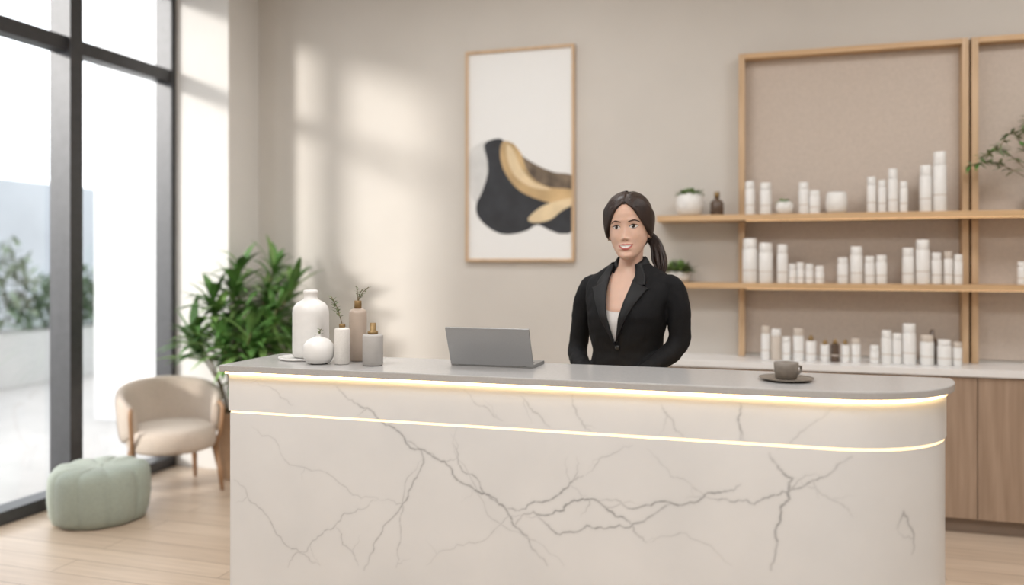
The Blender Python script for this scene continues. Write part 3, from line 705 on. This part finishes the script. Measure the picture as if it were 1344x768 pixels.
for q in range(34):
    a = q*2.4; rr_ = .003+.017*math.sqrt(q/34)
    ox, oz = rr_*math.cos(a), rr_*math.sin(a); wv = rg.uniform(-.007,.007)
    P = catmull([(.01+ox*.5,.105,.105+oz*.5),(.055+ox*.8,.115,.100+oz*.8),(.090+ox*1.1,.098+oz*.3,.058+oz*.5),(.106+ox*1.3+wv,.080+oz,-.005),(.108+ox*1.2-wv,.066+oz,-.050),(.096+ox*.7+wv,.058+oz*.6,-.080-rg.uniform(0,.02))], 7, False)
    hr.tube(P, [.0075-.0058*(i/len(P))**2 for i in range(len(P))], 'hair', 7)
xf(hr, HR); hr.obj('hair', W)
def ring(cx_, cy_, z, a_, b_, n=64, p=2.0):
    r = []
    for k in range(n):
        t_ = 2*pi*k/n; c, s_ = math.cos(t_), math.sin(t_)
        r.append((cx_+a_*(abs(s_)**(2/p))*(1 if s_ > 0 else -1), cy_-b_*(abs(c)**(2/p))*(1 if c > 0 else -1), z))
    return r
def loft(tab, n=64, steps=60, p=2.25, sg=7):
    z = np.linspace(tab[0][0], tab[-1][0], steps); a_, b_, c_, x_ = smooth_tab(z, tab, sg)
    return [ring(x_[i], c_[i], z[i], a_[i], b_[i], n, p) for i in range(steps)]
body = MB()
rw = loft([(1.04,.125,.09,0,0),(1.12,.130,.095,0,0),(1.22,.145,.112,-.006,0),(1.27,.148,.106,-.004,0),(1.33,.148,.086,.004,0),(1.375,.125,.070,.010,0),(1.41,.080,.058,.012,0),(1.435,.051,.049,.012,.002),(1.46,.044,.045,.010,.005),(1.49,.043,.045,.008,.009),(1.54,.045,.048,.012,.012)], 72, 110)
body.grid(rw, 'skin', True)
bvb = BVHTree.FromPolygons([Vector(v) for v in body.v], body.f)
def bp_(x, z, off):
    h = bvb.ray_cast(Vector((x, -.6, z)), Vector((0, 1, 0))); return (x, (h[0].y if h[0] else 0)-off, z)
rws = []
for i in range(25):
    rws.append([bp_(-.10+.20*k/40, 1.07+(1.258+4.4*(-.10+.20*k/40)**2-1.07)*i/24, .0025) for k in range(41)])
body.grid(rws, 'cami')
body.obj('torso_and_neck', W)
def remesh(mb, name, vox, sm_it=6):
    ob = mb.obj('tmp_'+name); md = ob.modifiers.new('r', 'REMESH'); md.mode = 'VOXEL'; md.voxel_size = vox
    s2 = ob.modifiers.new('s', 'SMOOTH'); s2.factor = .5; s2.iterations = sm_it
    dg = bpy.context.evaluated_depsgraph_get(); me = bpy.data.meshes.new_from_object(ob.evaluated_get(dg)); me.name = name
    bpy.data.objects.remove(ob, do_unlink=True)
    return me
jk = MB()
rw = loft([(.80,.185,.132,.01,0),(.88,.182,.132,.008,0),(.96,.166,.122,.004,-.005),(1.05,.146,.108,0,-.01),(1.10,.140,.106,0,-.01),(1.17,.150,.116,-.004,-.008),(1.24,.166,.128,-.008,0),(1.30,.178,.117,-.002,0),(1.345,.186,.098,.006,0),(1.385,.182,.078,.014,0),(1.408,.155,.064,.018,0),(1.428,.114,.058,.018,0),(1.447,.080,.056,.016,.002),(1.462,.064,.054,.014,.004)], 72, 110, 2.3, 4)
jk.grid(rw, 'suit', True); jk.add(rw[0], [tuple(range(72))], 'suit'); jk.add(rw[-1], [tuple(range(72))[::-1]], 'suit')
ARM = {1: [(.130,.014,1.366),(.180,.014,1.362),(.202,.014,1.305),(.206,.022,1.220),(.206,.030,1.160),(.190,.005,1.112),(.145,-.065,1.062),(.100,-.118,1.022)],
      -1: [(-.130,.014,1.366),(-.182,.014,1.360),(-.208,.012,1.300),(-.228,.020,1.205),(-.246,.026,1.125),(-.242,.005,1.075),(-.186,-.060,1.035),(-.120,-.120,1.010)]}
for sx in (-1, 1):
    P = catmull(ARM[sx], 5, False); n_ = len(P)
    rad = [float(np.interp(i/(n_-1), [0,.14,.3,.55,.7,1], [.034,.041,.046,.042,.040,.032])) for i in range(n_)]
    jk.tube(P, rad, 'suit', 28, cap=True)
me = remesh(jk, 'jacket', .0055, 5)
bmj = bmesh.new(); bmj.from_mesh(me)
bvj = BVHTree.FromBMesh(bmj)
VB, VT = 1.135, 1.43
def vhalf(z): return max(0, (z-VB)/(VT-VB))**.9*.056
dead = []
for fce in bmj.faces:
    c = fce.calc_center_median()
    if c.z > 1.415 and math.hypot(c.x-.003, c.y-.016) < .078: dead.append(fce)
    elif c.y < .0 and c.z > VB and abs(c.x) < vhalf(c.z)+min(.013, .004+(c.z-VB)*.1): dead.append(fce)
bmesh.ops.delete(bmj, geom=dead, context='FACES'); bmj.to_mesh(me); bmj.free()
me.materials.clear(); me.materials.append(M['suit'])
for p in me.polygons: p.use_smooth = True
jo = bpy.data.objects.new('jacket', me); COL.objects.link(jo); jo.parent = W
tx = bpy.data.textures.new('fold_noise', 'CLOUDS'); tx.noise_scale = .07
dm = jo.modifiers.new('folds', 'DISPLACE'); dm.texture = tx; dm.strength = .014; dm.mid_level = .5
so = jo.modifiers.new('thick', 'SOLIDIFY'); so.thickness = .004; so.offset = -1
lpb = MB()
def jp(x, z, off):
    h = bvj.ray_cast(Vector((x, -.6, z)), Vector((0, 1, 0))); y = h[0].y if h[0] else .0
    return (x, y-off, z)
def sheet(inner, outer, m, off, n=40, k=8, edge=.004):
    I = catmull(inner, 10, False); O = catmull(outer, 10, False)
    def samp(P, t_):
        f_ = t_*(len(P)-1); i = min(int(f_), len(P)-2); return P[i].lerp(P[i+1], f_-i)
    rowsx = []
    for i in range(n+1):
        a_, c_ = samp(I, i/n), samp(O, i/n); r1 = []
        for j in range(k+1):
            p = a_.lerp(c_, j/k); r1.append(jp(p.x, p.y, off+.004*math.sin(pi*j/k)))
        r2 = [(p[0], p[1]+edge+.006, p[2]) for p in r1]
        rowsx.append(r1+r2[::-1])
    lpb.grid(rowsx, m, True, True)
for sx in (-1, 1):
    inn = [(sx*.002,1.132),(sx*.020,1.210),(sx*.038,1.290),(sx*.050,1.350),(sx*.054,1.388)]
    out = [(sx*.004,1.137),(sx*.050,1.225),(sx*.090,1.300),(sx*.120,1.350),(sx*.120,1.350),(sx*.076,1.374)]
    sheet(inn, out, 'lapel', .010)
    inn = [(sx*.052,1.362),(sx*.055,1.400),(sx*.048,1.440)]
    out = [(sx*.106,1.366),(sx*.097,1.395),(sx*.066,1.450)]
    sheet(inn, out, 'lapel', .008, n=12)
cr = []
for k in range(41):
    a = math.radians(-142+284*k/40); r1 = []
    for rr_, z in [(.056,1.420),(.054,1.468),(.059,1.476),(.070,1.462),(.086,1.418)]:
        drop = -.042*max(0, -math.cos(a))
        r1.append((.003+rr_*math.sin(a), .016+rr_*.92*math.cos(a), z+drop))
    cr.append(r1)
lpb.grid(cr, 'lapel')
for z in (1.120, 1.03):
    p = jp(.008, z, .005); lpb.sph(p, .010, 'shoe', 14, (1, .4, 1))
lpb.obj('lapels_and_collar', W)
def hand(name, wrist, direction, up, sx):
    h = MB()
    xs = [-.027,-.009,.010,.027]; kn = [.078,.084,.082,.074]; L = [.034,.040,.037,.030]
    for i in range(4):
        h.tube([(xs[i]*.55,0,0),(xs[i]*.9,0,.04) ,(xs[i],.002,kn[i])], [.014,.0135,.0105], 'skin', 12)
        c1, c2, c3 = .45, 1.0, 1.5; p = Vector((xs[i], .002, kn[i])); P = [p]
        for c, l in ((c1, L[i]), (c2, L[i]*.72), (c3, L[i]*.55)):
            p = p+Vector((0, -math.sin(c)*l, math.cos(c)*l)); P.append(p)
        h.tube(P, [.0098,.0088,.0080,.0070], 'skin', 12)
    h.tube([(-sx*.012,0,.010),(-sx*.034,-.012,.040),(-sx*.040,-.024,.066),(-sx*.032,-.034,.088)], [.014,.013,.0105,.0085], 'skin', 12)
    h.tube([(0,0,-.045),(0,0,.0),(0,0,.03)], [.024,.023,.020], 'skin', 16)
    z = Vector(direction).normalized(); y = Vector(up); y = (y-z*y.dot(z)).normalized(); x = y.cross(z)
    Mx = Matrix((( x.x,y.x,z.x,wrist[0]),(x.y,y.y,z.y,wrist[1]),(x.z,y.z,z.z,wrist[2]),(0,0,0,1)))
    xf(h, Mx); me = remesh(h, name, .0028, 3); me.materials.clear(); me.materials.append(M['skin'])
    for p in me.polygons: p.use_smooth = True
    ob = bpy.data.objects.new(name, me); COL.objects.link(ob); ob.parent = W
hand('hand_left', (.082,-.132,1.012), (-.80,-.25,-.25), (0,-.5,.9), 1)
hand('hand_right', (-.100,-.135,.992), (.80,-.22,-.30), (0,-.5,.9), -1)
tr_ = MB()
rw = loft([(.76,.165,.115,.01,0),(.86,.170,.120,.01,0),(.94,.152,.110,.005,0),(1.0,.135,.098,0,0)], 48, 30)
tr_.grid(rw, 'suit', True); tr_.add(rw[0], [tuple(range(48))], 'suit'); tr_.add(rw[-1], [tuple(range(48))[::-1]], 'suit')
for sx in (-1, 1):
    tr_.tube([(sx*.085,.01,.82),(sx*.088,.005,.66),(sx*.088,0,.48),(sx*.088,.01,.28),(sx*.088,.018,.09)], [.092,.080,.064,.058,.056], 'suit', 24)
me = remesh(tr_, 'trousers', .009, 5); me.materials.clear(); me.materials.append(M['suit'])
for p in me.polygons: p.use_smooth = True
ob = bpy.data.objects.new('trousers', me); COL.objects.link(ob); ob.parent = W
sh = MB()
for sx in (-1, 1):
    sh.tube([(sx*.088,.055,.036),(sx*.088,.0,.040),(sx*.090,-.07,.034),(sx*.092,-.135,.024)], [.031,.034,.036,.022], 'shoe', 18)
sh.v = [(x, y, max(z, .001)) for x, y, z in sh.v]; sh.obj('shoes', W)

# ------------------------------------------------------------------ lights
for i, (x, y, p) in enumerate([(-2.2,1.2,56),(.6,.9,54),(1.6,3.4,36),(-1.4,3.6,28),(-.5,-1.2,42)]):  # panels and lamps out of view, added as fill light for the room
    e = simple_box('added_fill_panel', x-.68, x+.68, y-.38, y+.38, HC-.035, HC-.001, m='ceil')
    l = bpy.data.lights.new('fill_lamp', 'AREA'); l.shape = 'RECTANGLE'; l.size = 1.3; l.size_y = .7; l.energy = p; l.color = (.985, .985, .985)
    o = bpy.data.objects.new('fill_lamp', l); COL.objects.link(o); o.location = (x, y, HC-.05); o.parent = e
sun = bpy.data.lights.new('sun', 'SUN'); sun.energy = 3.2; sun.angle = math.radians(7); sun.color = (1, .96, .90)
so_ = bpy.data.objects.new('sun', sun); COL.objects.link(so_); so_.rotation_euler = Vector((1.53,1.75,-.60)).to_track_quat('-Z','Y').to_euler()
wd = bpy.data.worlds.new('sky'); S.world = wd; wd.use_nodes = True
wd.node_tree.nodes['Background'].inputs[0].default_value = (.92,.96,1.0,1); wd.node_tree.nodes['Background'].inputs[1].default_value = 3.0

# ------------------------------------------------------------------ camera
cd = bpy.data.cameras.new('camera'); cam = bpy.data.objects.new('camera', cd); COL.objects.link(cam)
cam.location = (0,0,1.45); cam.rotation_euler = (pi/2, 0, math.radians(17.07))
cd.sensor_width = 36; cd.lens = 36*F/1344; cd.shift_y = -39/1344
cd.dof.use_dof = True; cd.dof.focus_distance = 3.05; cd.dof.aperture_fstop = 0.8
cd.clip_start = .05
S.camera = cam
S.view_settings.view_transform = 'Standard'; S.view_settings.look = 'None'; S.view_settings.exposure = 0
